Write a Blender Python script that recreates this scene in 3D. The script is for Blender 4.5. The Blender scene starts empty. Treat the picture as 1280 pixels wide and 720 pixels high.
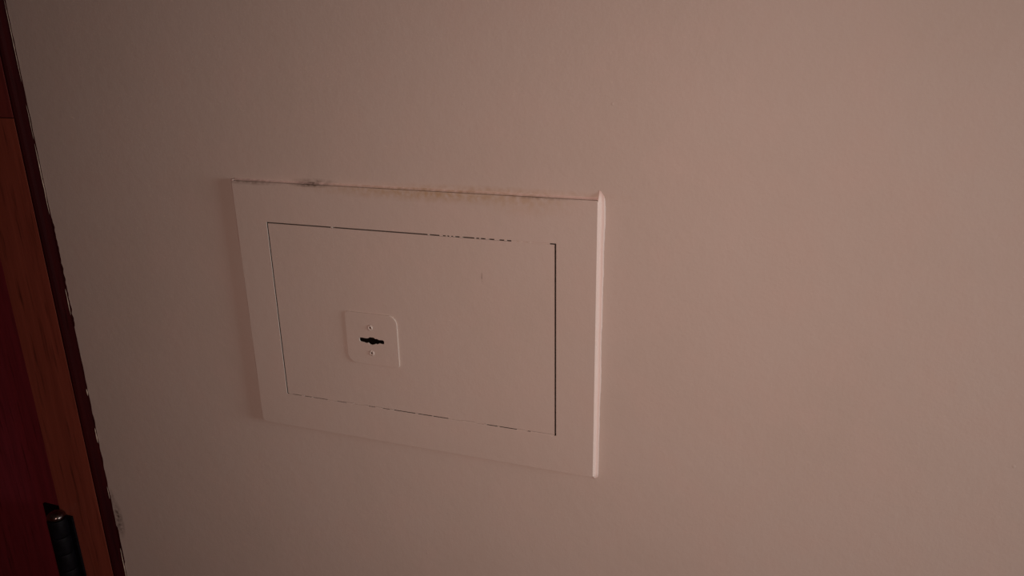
import bpy, bmesh, math, random
from mathutils import Vector, Matrix, noise
random.seed(7)
S = bpy.context.scene
COL = S.collection
ZO = 1.40          # height of the cabinet frame's top edge above the floor
YW = 0.006         # room face of the back wall (the cabinet face is y = 0)

# ------------------------------------------------------------------ camera
cam = bpy.data.cameras.new('camera')
cam.sensor_width = 36.0
cam.lens = 970.0 / 1280.0 * 36.0
cam.clip_start = 0.02
camo = bpy.data.objects.new('camera', cam)
COL.objects.link(camo)
M = Matrix(((0.9426872, -0.0902888, 0.3212302), (0.3332158, 0.3053718, -0.8920288), (-0.0175544, 0.947943, 0.3179557)))
camo.matrix_world = Matrix.Translation((0.5591058, -0.674104, 0.1494828 + ZO)) @ M.to_4x4()
S.camera = camo

# ------------------------------------------------------------------ world, lights, exposure
w = bpy.data.worlds.new('world'); S.world = w; w.use_nodes = True
w.node_tree.nodes['Background'].inputs[0].default_value = (1.0, 0.18, 0.10, 1)
w.node_tree.nodes['Background'].inputs[1].default_value = 0.038

def area(name, loc, target, sx, sy, power, color):
    l = bpy.data.lights.new(name, 'AREA'); l.shape = 'RECTANGLE'; l.size = sx; l.size_y = sy
    l.energy = power; l.color = color
    o = bpy.data.objects.new(name, l); COL.objects.link(o); o.location = loc
    d = Vector(target) - Vector(loc)
    o.rotation_euler = d.to_track_quat('-Z', 'Y').to_euler()
    return o
area('window_light', (2.70, -0.41, ZO + 0.06), (0.0, 0.0, ZO - 0.15), 0.70, 0.6, 27.5, (0.85, 0.86, 0.83))
area('fill_light', (0.45, -0.79, ZO + 0.06), (0.75, 0.0, ZO - 0.50), 0.26, 0.26, 3.4, (1.0, 0.66, 0.555))  # added fill beside the camera, standing in for vignetting and warm bounce

S.view_settings.view_transform = 'Standard'
S.view_settings.look = 'None'
S.view_settings.exposure = -0.09
S.view_settings.gamma = 1.0
S.view_settings.use_curve_mapping = False

# ------------------------------------------------------------------ materials
def nodes(name):
    m = bpy.data.materials.new(name); m.use_nodes = True
    nt = m.node_tree; return m, nt, nt.nodes['Principled BSDF']
def N(nt, t, **kw):
    n = nt.nodes.new(t)
    for k, v in kw.items(): setattr(n, k, v)
    return n
def mixc(nt, a, b, fac):
    n = N(nt, 'ShaderNodeMix', data_type='RGBA')
    for sock, v in ((6, a), (7, b)):
        if isinstance(v, tuple): n.inputs[sock].default_value = v
        else: nt.links.new(v, n.inputs[sock])
    if isinstance(fac, float): n.inputs[0].default_value = fac
    else: nt.links.new(fac, n.inputs[0])
    return n.outputs[2]
def noise_fac(nt, scale, lo, hi, detail=4, vec=None):
    t = N(nt, 'ShaderNodeTexNoise'); t.inputs['Scale'].default_value = scale; t.inputs['Detail'].default_value = detail
    if vec: nt.links.new(vec, t.inputs['Vector'])
    r = N(nt, 'ShaderNodeMapRange'); r.inputs[1].default_value = lo; r.inputs[2].default_value = hi
    nt.links.new(t.outputs[0], r.inputs[0]); return r.outputs[0]
def math_(nt, op, a, b=None):
    n = N(nt, 'ShaderNodeMath', operation=op)
    for i, v in enumerate((a, b)):
        if v is None: continue
        if isinstance(v, (int, float)): n.inputs[i].default_value = v
        else: nt.links.new(v, n.inputs[i])
    return n.outputs[0]
def blob(nt, pos, centre, radii, soft=0.6):
    """1 inside an ellipsoid around centre, fading to 0 at its border (for marks and dirt)"""
    s = N(nt, 'ShaderNodeVectorMath', operation='SUBTRACT'); nt.links.new(pos, s.inputs[0]); s.inputs[1].default_value = centre
    d = N(nt, 'ShaderNodeVectorMath', operation='DIVIDE'); nt.links.new(s.outputs[0], d.inputs[0]); d.inputs[1].default_value = radii
    l = N(nt, 'ShaderNodeVectorMath', operation='LENGTH'); nt.links.new(d.outputs[0], l.inputs[0])
    r = N(nt, 'ShaderNodeMapRange'); r.inputs[1].default_value = 1.0; r.inputs[2].default_value = 1.0 - soft
    nt.links.new(l.outputs[1], r.inputs[0]); return r.outputs[0]

PAINT = (0.60, 0.545, 0.50, 1)
def paint(name, base, stipple=0.27, smudge=None, rough=0.55):
    m, nt, b = nodes(name)
    tc = N(nt, 'ShaderNodeTexCoord'); pos = tc.outputs['Object']
    c = mixc(nt, base, (base[0]*.975, base[1]*.97, base[2]*.96, 1), noise_fac(nt, 6, .42, .62, 5, pos))
    c = mixc(nt, c, (base[0]*1.01, base[1]*.985, base[2]*.98, 1), noise_fac(nt, 22, .45, .7, 3, pos))
    if smudge:
        for cen, rad, col, amt in smudge:
            f = math_(nt, 'MULTIPLY', math_(nt, 'MULTIPLY', blob(nt, pos, cen, rad, .9), noise_fac(nt, 180, .30, .62, 4, pos)), amt)
            c = mixc(nt, c, col, f)
    nt.links.new(c, b.inputs['Base Color'])
    b.inputs['Roughness'].default_value = rough
    b.inputs['Specular IOR Level'].default_value = 0.35
    # roller stipple, plus sparse nibs of dried paint
    t1 = N(nt, 'ShaderNodeTexNoise'); t1.inputs['Scale'].default_value = 420; t1.inputs['Detail'].default_value = 3
    t2 = N(nt, 'ShaderNodeTexNoise'); t2.inputs['Scale'].default_value = 90; t2.inputs['Detail'].default_value = 2
    v = N(nt, 'ShaderNodeTexVoronoi'); v.inputs['Scale'].default_value = 34
    for t in (t1, t2, v): nt.links.new(pos, t.inputs['Vector'])
    nib = N(nt, 'ShaderNodeMapRange'); nib.inputs[1].default_value = .055; nib.inputs[2].default_value = .02
    nt.links.new(v.outputs['Distance'], nib.inputs[0])
    pick = N(nt, 'ShaderNodeSeparateColor'); nt.links.new(v.outputs['Color'], pick.inputs[0])
    nibs = math_(nt, 'MULTIPLY', nib.outputs[0], math_(nt, 'GREATER_THAN', pick.outputs[0], .90))
    h = math_(nt, 'ADD', math_(nt, 'MULTIPLY', t1.outputs[0], .6), math_(nt, 'MULTIPLY', t2.outputs[0], 1.1))
    h = math_(nt, 'ADD', h, math_(nt, 'MULTIPLY', nibs, .9))
    bp = N(nt, 'ShaderNodeBump'); bp.inputs['Strength'].default_value = stipple; bp.inputs['Distance'].default_value = 0.0006
    nt.links.new(h, bp.inputs['Height']); nt.links.new(bp.outputs[0], b.inputs['Normal'])
    return m

def wood(name, a, c2, rough=.38, coat=.15):
    m, nt, b = nodes(name)
    tc = N(nt, 'ShaderNodeTexCoord'); mp = N(nt, 'ShaderNodeMapping'); mp.inputs['Scale'].default_value = (26, 26, 1.6)
    nt.links.new(tc.outputs['Object'], mp.inputs[0])
    f = noise_fac(nt, 4, .32, .68, 6, mp.outputs[0])
    c = mixc(nt, a, c2, f)
    c = mixc(nt, c, (a[0]*.4, a[1]*.4, a[2]*.4, 1), noise_fac(nt, 9, .58, .75, 4, mp.outputs[0]))
    nt.links.new(c, b.inputs['Base Color'])
    b.inputs['Roughness'].default_value = rough
    b.inputs['Specular IOR Level'].default_value = coat
    bp = N(nt, 'ShaderNodeBump'); bp.inputs['Strength'].default_value = .25; bp.inputs['Distance'].default_value = .0005
    nt.links.new(f, bp.inputs['Height']); nt.links.new(bp.outputs[0], b.inputs['Normal'])
    return m

def metal(name, col, rough, met=.9):
    m, nt, b = nodes(name)
    tc = N(nt, 'ShaderNodeTexCoord')
    c = mixc(nt, col, (col[0]*.5, col[1]*.45, col[2]*.4, 1), noise_fac(nt, 120, .4, .65, 3, tc.outputs['Object']))
    nt.links.new(c, b.inputs['Base Color'])
    b.inputs['Specular IOR Level'].default_value = .12 if met < .3 else .5
    b.inputs['Metallic'].default_value = met; b.inputs['Roughness'].default_value = rough
    return m

DIRT = (0.10, 0.055, 0.035, 1)
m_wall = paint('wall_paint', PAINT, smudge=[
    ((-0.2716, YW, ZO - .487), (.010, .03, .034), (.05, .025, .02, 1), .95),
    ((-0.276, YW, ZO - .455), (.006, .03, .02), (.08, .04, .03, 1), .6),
    ((0.100, YW, ZO + .003), (.030, .03, .0035), DIRT, .5),
    ((0.300, YW, ZO + .003), (.14, .03, .005), (.42, .29, .17, 1), .5),
])
m_frame = paint('cabinet_paint', PAINT, stipple=.26, smudge=[
    ((0.02, 0, -.0005), (.05, .008, .0035), DIRT, .55),
    ((0.097, 0, 0.0), (.028, .02, .0030), (.05, .03, .02, 1), 1.0),
    ((0.23, 0, -.002), (.16, .02, .010), (.46, .33, .18, 1), .75),
    ((0.335, 0, -.006), (.05, .02, .016), (.50, .37, .23, 1), .35),
    ((0.345, 0, 0.0), (.045, .02, .0025), DIRT, .5),
])
m_door = paint('cabinet_door_paint', PAINT, stipple=.26, smudge=[((0.2848, 0, -.0835), (.0009, .02, .007), DIRT, .8)])
m_ceil = paint('ceiling_paint', (.34, .24, .20, 1))
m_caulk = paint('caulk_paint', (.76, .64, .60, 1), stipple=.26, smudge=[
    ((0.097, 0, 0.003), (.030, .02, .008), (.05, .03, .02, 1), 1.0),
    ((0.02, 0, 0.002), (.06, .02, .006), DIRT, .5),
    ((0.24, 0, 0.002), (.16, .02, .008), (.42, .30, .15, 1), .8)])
m_bead = paint('paint_bead', (.46, .36, .29, 1), stipple=.4)
m_board = wood('brown_casing_wood', (.27, .070, .045, 1), (.21, .052, .034, 1))
m_board2 = wood('dark_casing_wood', (.19, .040, .034, 1), (.12, .026, .026, 1))
m_edge = wood('maroon_edge_wood', (.030, .003, .0035, 1), (.018, .002, .003, 1), rough=.6, coat=.04)
m_slab = wood('maroon_door_wood', (.25, .035, .055, 1), (.18, .026, .042, 1), rough=.5)
m_black = metal('black_iron', (.004, .003, .005, 1), .55, .0)
m_pin = metal('worn_pin_iron', (.22, .19, .19, 1), .22, 1.0)
m_dark = metal('dark_cabinet_steel', (.020, .014, .012, 1), .8, .1)
m_keyhole = metal('keyhole_shade', (.006, .004, .003, 1), .9, .0)  # near-black colour carries the shade inside the key slot
m_floor = wood('floor_wood', (.12, .05, .028, 1), (.08, .033, .02, 1))

# ------------------------------------------------------------------ helpers
def mesh_obj(name, bm, mat, parent=None, loc=None, smooth=False):
    bmesh.ops.recalc_face_normals(bm, faces=bm.faces)
    me = bpy.data.meshes.new(name); bm.to_mesh(me); bm.free()
    me.materials.append(mat)
    if smooth:
        for p in me.polygons: p.use_smooth = True
    o = bpy.data.objects.new(name, me); COL.objects.link(o)
    if parent: o.parent = parent
    if loc: o.location = loc
    return o
def tag(o, label=None, cat=None, group=None, kind=None):
    for k, v in (('label', label), ('category', cat), ('group', group), ('kind', kind)):
        if v: o[k] = v
    return o
def empty(name, loc):
    o = bpy.data.objects.new(name, None); COL.objects.link(o); o.location = loc; o.empty_display_size = .05
    return o
def box(bm, x0, x1, y0, y1, z0, z1):
    v = [bm.verts.new(p) for p in ((x0,y0,z0),(x1,y0,z0),(x1,y1,z0),(x0,y1,z0),(x0,y0,z1),(x1,y0,z1),(x1,y1,z1),(x0,y1,z1))]
    for f in ((0,1,2,3),(4,5,6,7),(0,1,5,4),(1,2,6,5),(2,3,7,6),(3,0,4,7)): bm.faces.new([v[i] for i in f])
def bevel(bm, w, seg=2, angle=40):
    es = [e for e in bm.edges if len(e.link_faces) == 2 and e.calc_face_angle(0) > math.radians(angle)]
    bmesh.ops.bevel(bm, geom=es, offset=w, segments=seg, profile=.6, affect='EDGES')
def rounded(x0, x1, z0, z1, r, n=6):
    """outline in x,z, z1 top; radii r = (top left, top right, bottom right, bottom left)"""
    out = []
    for cx, cz, rr, a0 in ((x0, z1, r[0], 180), (x1, z1, r[1], 90), (x1, z0, r[2], 0), (x0, z0, r[3], -90)):
        sx = 1 if cx == x0 else -1; sz = 1 if cz == z0 else -1
        ox, oz = cx + sx*rr, cz + sz*rr
        for k in range(n + 1):
            a = math.radians(a0 - 90*k/n)
            out.append((ox + rr*math.cos(a), oz + rr*math.sin(a)))
    return out
def plate(outer, holes, y0, y1):
    """plate between y0 (front) and y1 (back), outline and hole outlines in x,z"""
    bm = bmesh.new(); sides = []
    for loop in [outer] + holes:
        f = [bm.verts.new((x, y0, z)) for x, z in loop]; b = [bm.verts.new((x, y1, z)) for x, z in loop]
        n = len(f); sides.append((f, b, n))
    for idx in (0, 1):
        es = []
        for s in sides:
            L = s[idx]; es += [bm.edges.new((L[i], L[(i+1) % s[2]])) for i in range(s[2])]
        bmesh.ops.triangle_fill(bm, edges=es, use_beauty=True, use_dissolve=False)
    for f, b, n in sides:
        for i in range(n): bm.faces.new((f[i], f[(i+1) % n], b[(i+1) % n], b[i]))
    bmesh.ops.recalc_face_normals(bm, faces=bm.faces)
    return bm
def soften(bm, w=.0008, seg=2):
    bmesh.ops.dissolve_limit(bm, angle_limit=math.radians(1), verts=bm.verts, edges=bm.edges)
    bevel(bm, w, seg)

# ------------------------------------------------------------------ room shell
# opening of the door and recess of the cabinet are real holes in the wall
bm = plate([(-2.4, 0), (4.2, 0), (4.2, 2.5), (-2.4, 2.5)],
           [rounded(.028, .372, ZO-.257, ZO-.031, (.001,)*4, 1), [(-1.21, .001), (-.347, .001), (-.347, 2.05), (-1.21, 2.05)]], YW, YW + .16)
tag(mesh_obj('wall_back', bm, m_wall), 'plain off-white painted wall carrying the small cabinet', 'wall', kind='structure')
bm = bmesh.new(); box(bm, -2.4, 4.2, -2.6, YW + .16, -.08, 0)
tag(mesh_obj('floor', bm, m_floor), 'brown wooden floor below the wall', 'floor', kind='structure')
bm = bmesh.new(); box(bm, -2.4, 4.2, -2.6, YW + .16, 2.5, 2.58)
tag(mesh_obj('ceiling', bm, m_ceil), 'dull painted ceiling above the wall', 'ceiling', kind='structure')
bm = bmesh.new(); box(bm, -.286, 4.2, YW - .014, YW, 0, .10); bevel(bm, .003)
tag(mesh_obj('baseboard_back', bm, m_board), 'brown wooden baseboard along the foot of the wall', 'baseboard', kind='structure')

# ------------------------------------------------------------------ door casing
trim = empty('trim_1', (-.3225, YW, 0))
tag(trim, 'dark brown varnished wooden door casing at the left of the white wall', 'door casing', kind='structure')
def local(bm, o):
    bmesh.ops.translate(bm, verts=bm.verts, vec=-Vector(o.location)); return bm
XE, XF, XI, YF = -.279, -.2865, -.361, -.009     # wall edge, start of the flat face, inner edge, face plane
# flat board in two lengths, butted just above the top of the cabinet
for z0, z1, mt, lab in ((.001, ZO+.0605, m_board, None), (ZO+.0615, 2.125, m_board2, 'darker, scuffed upper length of casing board')):
    bm = bmesh.new(); box(bm, XI, XF, YF, YW, z0, z1); bevel(bm, .0012)
    o = mesh_obj('casing_board', local(bm, trim), mt, trim)
    if lab: tag(o, lab)
# rounded outer edge strip, hand-painted ragged where it meets the wall
bm = bmesh.new(); prev = None; z = 0.001
while z < 2.125:
    fine = ZO-.65 < z < ZO+.3
    zz = z - ZO
    j = .0006*noise.noise((0, 0, z*60)) if fine else 0
    if -.20 < zz < -.06: j += .0018*noise.noise((3, 0, z*150)) + .0012
    if -.46 < zz < -.26: j += .0015*noise.noise((5, 0, z*70))
    if zz < -.50 and zz > -.56: j += .0015
    sec = [(XF, YF+.0004), (XF+.0025, YF+.0006), (XF+.0050, YF+.0026), (XF+.0066, YF+.006), (XE-.0005, YW-.0012), (XE+.0008+j, YW-.0003), (XE+.0008+j, YW), (XF, YW)]
    row = [bm.verts.new((x, y, z)) for x, y in sec]
    if prev:
        for i in range(len(sec)): bm.faces.new((prev[i], prev[(i+1) % len(sec)], row[(i+1) % len(sec)], row[i]))
    else: bm.faces.new(row)
    prev = row; z += .0025 if fine else .05
bm.faces.new(prev)
tag(mesh_obj('casing_edge', local(bm, trim), m_edge, trim, smooth=False), 'near-black maroon rounded outer edge of the casing')
# beads of wall paint caught along the joint
def bead(z0, z1, wmax, off=0):
    bm = bmesh.new(); n = max(4, int((z1-z0)/.002)); prev = None
    for k in range(n+1):
        t = k/n; z = z0 + (z1-z0)*t
        r = wmax*max(.12, math.sin(math.pi*t)**.5)*(.8+.5*noise.noise((off, 2, z*140)))
        cx = XE + .0006 + off + .0004*noise.noise((0, 9, z*60)); cy = YW - .0016
        row = [bm.verts.new((cx + r*math.cos(a), cy + .8*r*math.sin(a), z)) for a in [i*math.pi/3 for i in range(6)]]
        if prev:
            for i in range(6): bm.faces.new((prev[i], prev[(i+1) % 6], row[(i+1) % 6], row[i]))
        else: bm.faces.new(row)
        prev = row
    bm.faces.new(prev)
    return mesh_obj('paint_bead', local(bm, trim), m_bead, trim, smooth=True)
for a, b, wd in ((-.055, .030, .0008), (.035, .075, .0004), (.10, .19, .00055), (-.185, -.150, .0007), (-.298, -.288, .0012),
                 (-.368, -.345, .0011), (-.455, -.435, .0006), (-.595, -.535, .0009)):
    bead(ZO+a, ZO+b, wd)
# far side and head of the same casing
for x0, x1, z0, z1 in ((-1.27, -1.20, .001, 2.125), (-1.199, XI-.001, 2.04, 2.125)):
    bm = bmesh.new(); box(bm, x0, x1, YF, YW, z0, z1); bevel(bm, .003)
    mesh_obj('casing_board', local(bm, trim), m_board, trim)
# jamb lining
for x0, x1, z0, z1 in ((-.3665, -.348, .001, 2.049), (-1.209, -1.192, .001, 2.049), (-1.191, -.368, 2.030, 2.049)):
    bm = bmesh.new(); box(bm, x0, x1, YW+.001, YW + .158, z0, z1)
    mesh_obj('door_jamb', local(bm, trim), m_edge, trim)

# ------------------------------------------------------------------ door
door = empty('door_1', (-.370, YW, .006))
tag(door, 'closed dark maroon wooden door at the far left of the white wall', 'door', kind='structure')
bm = bmesh.new(); box(bm, -1.188, -.3695, YW-.002, YW + .038, .006, 2.026); bevel(bm, .002)
mesh_obj('door_slab', local(bm, door), m_slab, door)
HX, HY = -.3600, -.020
def hinge(zt, ln):
    bm = bmesh.new(); box(bm, HX-.046, HX-.0105, YW-.0052, YW-.0022, zt-ln, zt-.004); bevel(bm, .001)
    h = tag(mesh_obj('hinge', local(bm, door), m_black, door), 'black iron hinge at the bottom left corner')
    bm = bmesh.new(); box(bm, HX+.0015, HX+.022, YF-.0032, YF-.0002, zt-ln, zt-.004); bevel(bm, .001)
    mesh_obj('hinge_leaf', local(bm, door), m_black, h)
    kn = 5; seg = (ln-.004)/kn
    for k in range(kn):
        bm = bmesh.new()
        bmesh.ops.create_cone(bm, cap_ends=True, segments=32, radius1=.0125, radius2=.0125, depth=seg-.0008)
        bevel(bm, .0012, 2, 60)
        bmesh.ops.translate(bm, verts=bm.verts, vec=(HX+.004, HY, zt-.004-seg*(k+.5)))
        mesh_obj('hinge_knuckle', local(bm, door), m_black, h, smooth=True)
    bm = bmesh.new(); prof = [(.0108, 0), (.0120, .002), (.0112, .0055), (.008, .0085), (.004, .010), (.0, .0104)]
    rows = []
    for r, zz in prof:
        rows.append([bm.verts.new((HX+.004 + r*math.cos(a), HY + r*math.sin(a), zt-.0038+zz)) for a in [i*2*math.pi/32 for i in range(32)]])
    for a, b in zip(rows, rows[1:]):
        for i in range(32): bm.faces.new((a[i], a[(i+1) % 32], b[(i+1) % 32], b[i]))
    bm.faces.new(rows[0]); bmesh.ops.remove_doubles(bm, verts=bm.verts, dist=1e-5)
    mesh_obj('hinge_pin', local(bm, door), m_pin, h, smooth=True)
hinge(ZO-.482, .14)

# ------------------------------------------------------------------ cabinet let into the wall
cab = empty('wall_cabinet', (0, 0, ZO))
tag(cab, 'painted-over wall cabinet with flush keyed door set in the off-white wall', 'wall cabinet')
FW, FH = .400, .2868
OX0, OX1, OZ1, OZ0 = .0387, .3610, -.0428, -.2456
# face frame: thicker than the wall paint, slightly eased edges
bm = plate(rounded(0, FW, -FH, 0, (.0015, .0015, .002, .006), 4), [[(OX0, OZ0), (OX1, OZ0), (OX1, OZ1), (OX0, OZ1)]], 0, .0009)
soften(bm, .0003, 2)
back = plate(rounded(.0002, FW-.0002, -FH+.0002, -.0002, (.0015, .0015, .002, .006), 4), [[(OX0-.003, OZ0-.003), (OX1+.003, OZ0-.003), (OX1+.003, OZ1+.003), (OX0-.003, OZ1+.003)]], .0008, YW)
tmp = bpy.data.meshes.new('tmp'); back.to_mesh(tmp); back.free(); bm.from_mesh(tmp); bpy.data.meshes.remove(tmp)
mesh_obj('frame', bm, m_frame, cab)
# recessed dark steel box behind
bm = bmesh.new()
bx0, bx1, bz0, bz1, by1 = .030, .370, -.2548, -.0335, .11
for a in ((bx0, bx0+.002, YW+.0005, by1, bz0, bz1), (bx1-.002, bx1, YW+.0005, by1, bz0, bz1), (bx0, bx1, YW+.0005, by1, bz0, bz0+.002),
          (bx0, bx1, YW+.0005, by1, bz1-.002, bz1), (bx0, bx1, by1, by1+.002, bz0, bz1)):
    box(bm, *a)
mesh_obj('steel_box', bm, m_dark, cab)
# door slab with key opening
kz = -.1655
def slot(s=1.0, rag=0.0):
    pts = []; top = []; bot = []
    prof = [(.1412, .0010), (.1420, .0019), (.1450, .0021), (.1490, .0018), (.1515, .0022), (.1535, .0034), (.1560, .0037), (.1585, .0032),
            (.1605, .0021), (.1625, .0025), (.1650, .0016), (.1680, .0018), (.1700, .0017), (.1708, .0009)]
    for i, (x, h) in enumerate(prof):
        top.append((x, kz + h*s + rag*noise.noise((i*3.1, 0, 0)))); bot.append((x, kz - h*s*1.05 + rag*noise.noise((0, i*2.7, 4)) - (.0012 if i in (3,) else 0)))
    return bot + top[::-1]
GL, GR, GT, GB = .0013, .0016, .0013, .0008      # gaps left, right, top, bottom
bm = plate([(OX0+GL, OZ0+GB), (OX1-GR, OZ0+GB), (OX1-GR, OZ1-GT), (OX0+GL, OZ1-GT)], [rounded(.136, .176, kz-.008, kz+.008, (.004,)*4, 3)], .0004, .0045)
mesh_obj('door', bm, m_door, cab)
# dried paint that bridges the joint round the door; depth below the face decides how dark the line still reads
bm = bmesh.new()
def br_top(a, b, d): box(bm, a, b, d, .006, OZ1-GT-.0002, OZ1+.0002)
def br_bot(a, b, d): box(bm, a, b, d, .006, OZ0-.0002, OZ0+GB+.0002)
for a, b in ((.1176, .1193), (.2283, .2298), (.2412, .2447), (.2478, .2496), (.2517, .2538), (.2559, .2577), (.2628, .2656), (.2783, .2800),
             (.2833, .2847), (.2899, .2933), (.2990, .3040), (.3092, .3118)): br_top(a, b, .0004)
for a, b, d in ((.3164, .3221, .0005), (.3221, .3237, .0011), (.3237, .3269, .0005), (.3269, .3333, .0009), (.3333, .3357, .0005), (.3357, .3547, .0008)): br_top(a, b, d)
LV = {'n': .0004, 'f': .0010, 'm': .0017}
for a, b, k in ((.0409, .0457, 'f'), (.0457, .0578, 'm'), (.0578, .0613, 'n'), (.0613, .0709, 'm'), (.0709, .0730, 'n'), (.0730, .0919, 'm'),
                (.0919, .1044, 'f'), (.1044, .1167, 'm'), (.1167, .1259, 'n'), (.1259, .1391, 'f'), (.1391, .1441, 'n'), (.1441, .1531, 'm'),
                (.1531, .1621, 'n'), (.1621, .1710, 'm'), (.1710, .1759, 'n'), (.2021, .2050, 'n'), (.2221, .2231, 'n'), (.2409, .2576, 'f'),
                (.2576, .2723, 'n'), (.2723, .2818, 'f'), (.2818, .2849, 'n'), (.2975, .2993, 'n'), (.3187, .3275, 'n'), (.3275, .3305, 'f'),
                (.3336, OX1-GR-.0001, 'n')): br_bot(a, b, LV[k])
tag(mesh_obj('seam_paint', bm, m_door, cab), kind='stuff')
# caulk fillet where the frame meets the wall
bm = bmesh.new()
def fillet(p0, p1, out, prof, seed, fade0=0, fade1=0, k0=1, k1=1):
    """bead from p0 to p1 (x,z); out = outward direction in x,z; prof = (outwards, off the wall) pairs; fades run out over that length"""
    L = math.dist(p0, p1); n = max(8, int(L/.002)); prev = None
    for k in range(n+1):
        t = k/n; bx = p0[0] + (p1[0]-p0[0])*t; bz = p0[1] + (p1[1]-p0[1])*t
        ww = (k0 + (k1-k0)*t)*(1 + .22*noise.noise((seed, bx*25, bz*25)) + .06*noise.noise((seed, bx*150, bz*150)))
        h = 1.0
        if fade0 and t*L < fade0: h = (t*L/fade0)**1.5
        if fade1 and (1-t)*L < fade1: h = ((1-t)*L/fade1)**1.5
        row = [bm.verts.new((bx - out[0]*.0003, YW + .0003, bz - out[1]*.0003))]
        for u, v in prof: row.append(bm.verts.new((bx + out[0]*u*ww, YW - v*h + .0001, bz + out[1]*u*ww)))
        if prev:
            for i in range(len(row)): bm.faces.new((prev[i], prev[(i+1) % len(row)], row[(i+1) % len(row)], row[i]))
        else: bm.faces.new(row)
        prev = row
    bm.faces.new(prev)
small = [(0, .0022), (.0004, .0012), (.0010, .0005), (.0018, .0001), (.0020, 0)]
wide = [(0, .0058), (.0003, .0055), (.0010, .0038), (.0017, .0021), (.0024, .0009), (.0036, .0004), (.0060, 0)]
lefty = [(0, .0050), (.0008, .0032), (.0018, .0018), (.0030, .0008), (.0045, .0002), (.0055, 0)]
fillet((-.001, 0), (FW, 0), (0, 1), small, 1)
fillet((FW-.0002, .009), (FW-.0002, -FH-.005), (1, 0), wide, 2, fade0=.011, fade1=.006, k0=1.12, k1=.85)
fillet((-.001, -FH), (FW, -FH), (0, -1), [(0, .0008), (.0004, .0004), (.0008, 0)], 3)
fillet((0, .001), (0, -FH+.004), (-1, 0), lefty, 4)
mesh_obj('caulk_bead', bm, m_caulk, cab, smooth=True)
# black block added behind the key slot to stand in for its inner shade
bm = bmesh.new(); box(bm, .128, .184, .0048, .030, kz-.022, kz+.022); bevel(bm, .001)
mesh_obj('slot_shade_block', bm, m_keyhole, cab)
# lock plate
bm = plate(rounded(.1252, .1874, -.1936, -.1345, (.004, .010, .004, .011), 8), [slot(1.15, .0006)], -.0009, .0006)
soften(bm, .0004, 2)
lp = tag(mesh_obj('lock_plate', bm, m_door, cab), 'painted square lock plate with rounded corners and ragged key slot')
for sx, sz, rot in ((.1553, -.1506, .5), (.1550, -.1798, -.4)):
    bm = bmesh.new(); seg = 28
    prof = [(.0001, .0002), (.0008, .0002), (.0010, -.0004), (.0019, -.0006), (.0026, -.0003), (.0031, .0003)]
    rows = []
    for r, y in prof: rows.append([bm.verts.new((r*math.cos(a), y, r*math.sin(a))) for a in [i*2*math.pi/seg for i in range(seg)]])
    for a, b in zip(rows, rows[1:]):
        for i in range(seg): bm.faces.new((a[i], a[(i+1) % seg], b[(i+1) % seg], b[i]))
    bm.faces.new(rows[0]); bm.faces.new(rows[-1])
    for v in bm.verts:                     # worn driver slot across the head
        d = v.co.x*math.cos(rot) + v.co.z*math.sin(rot)
        if abs(d) < .0005 and v.co.y < 0: v.co.y += .0004
    mesh_obj('screw', bm, m_door, lp, loc=(sx, -.0011, sz), smooth=True).scale = (1.12, 1, 1.12)
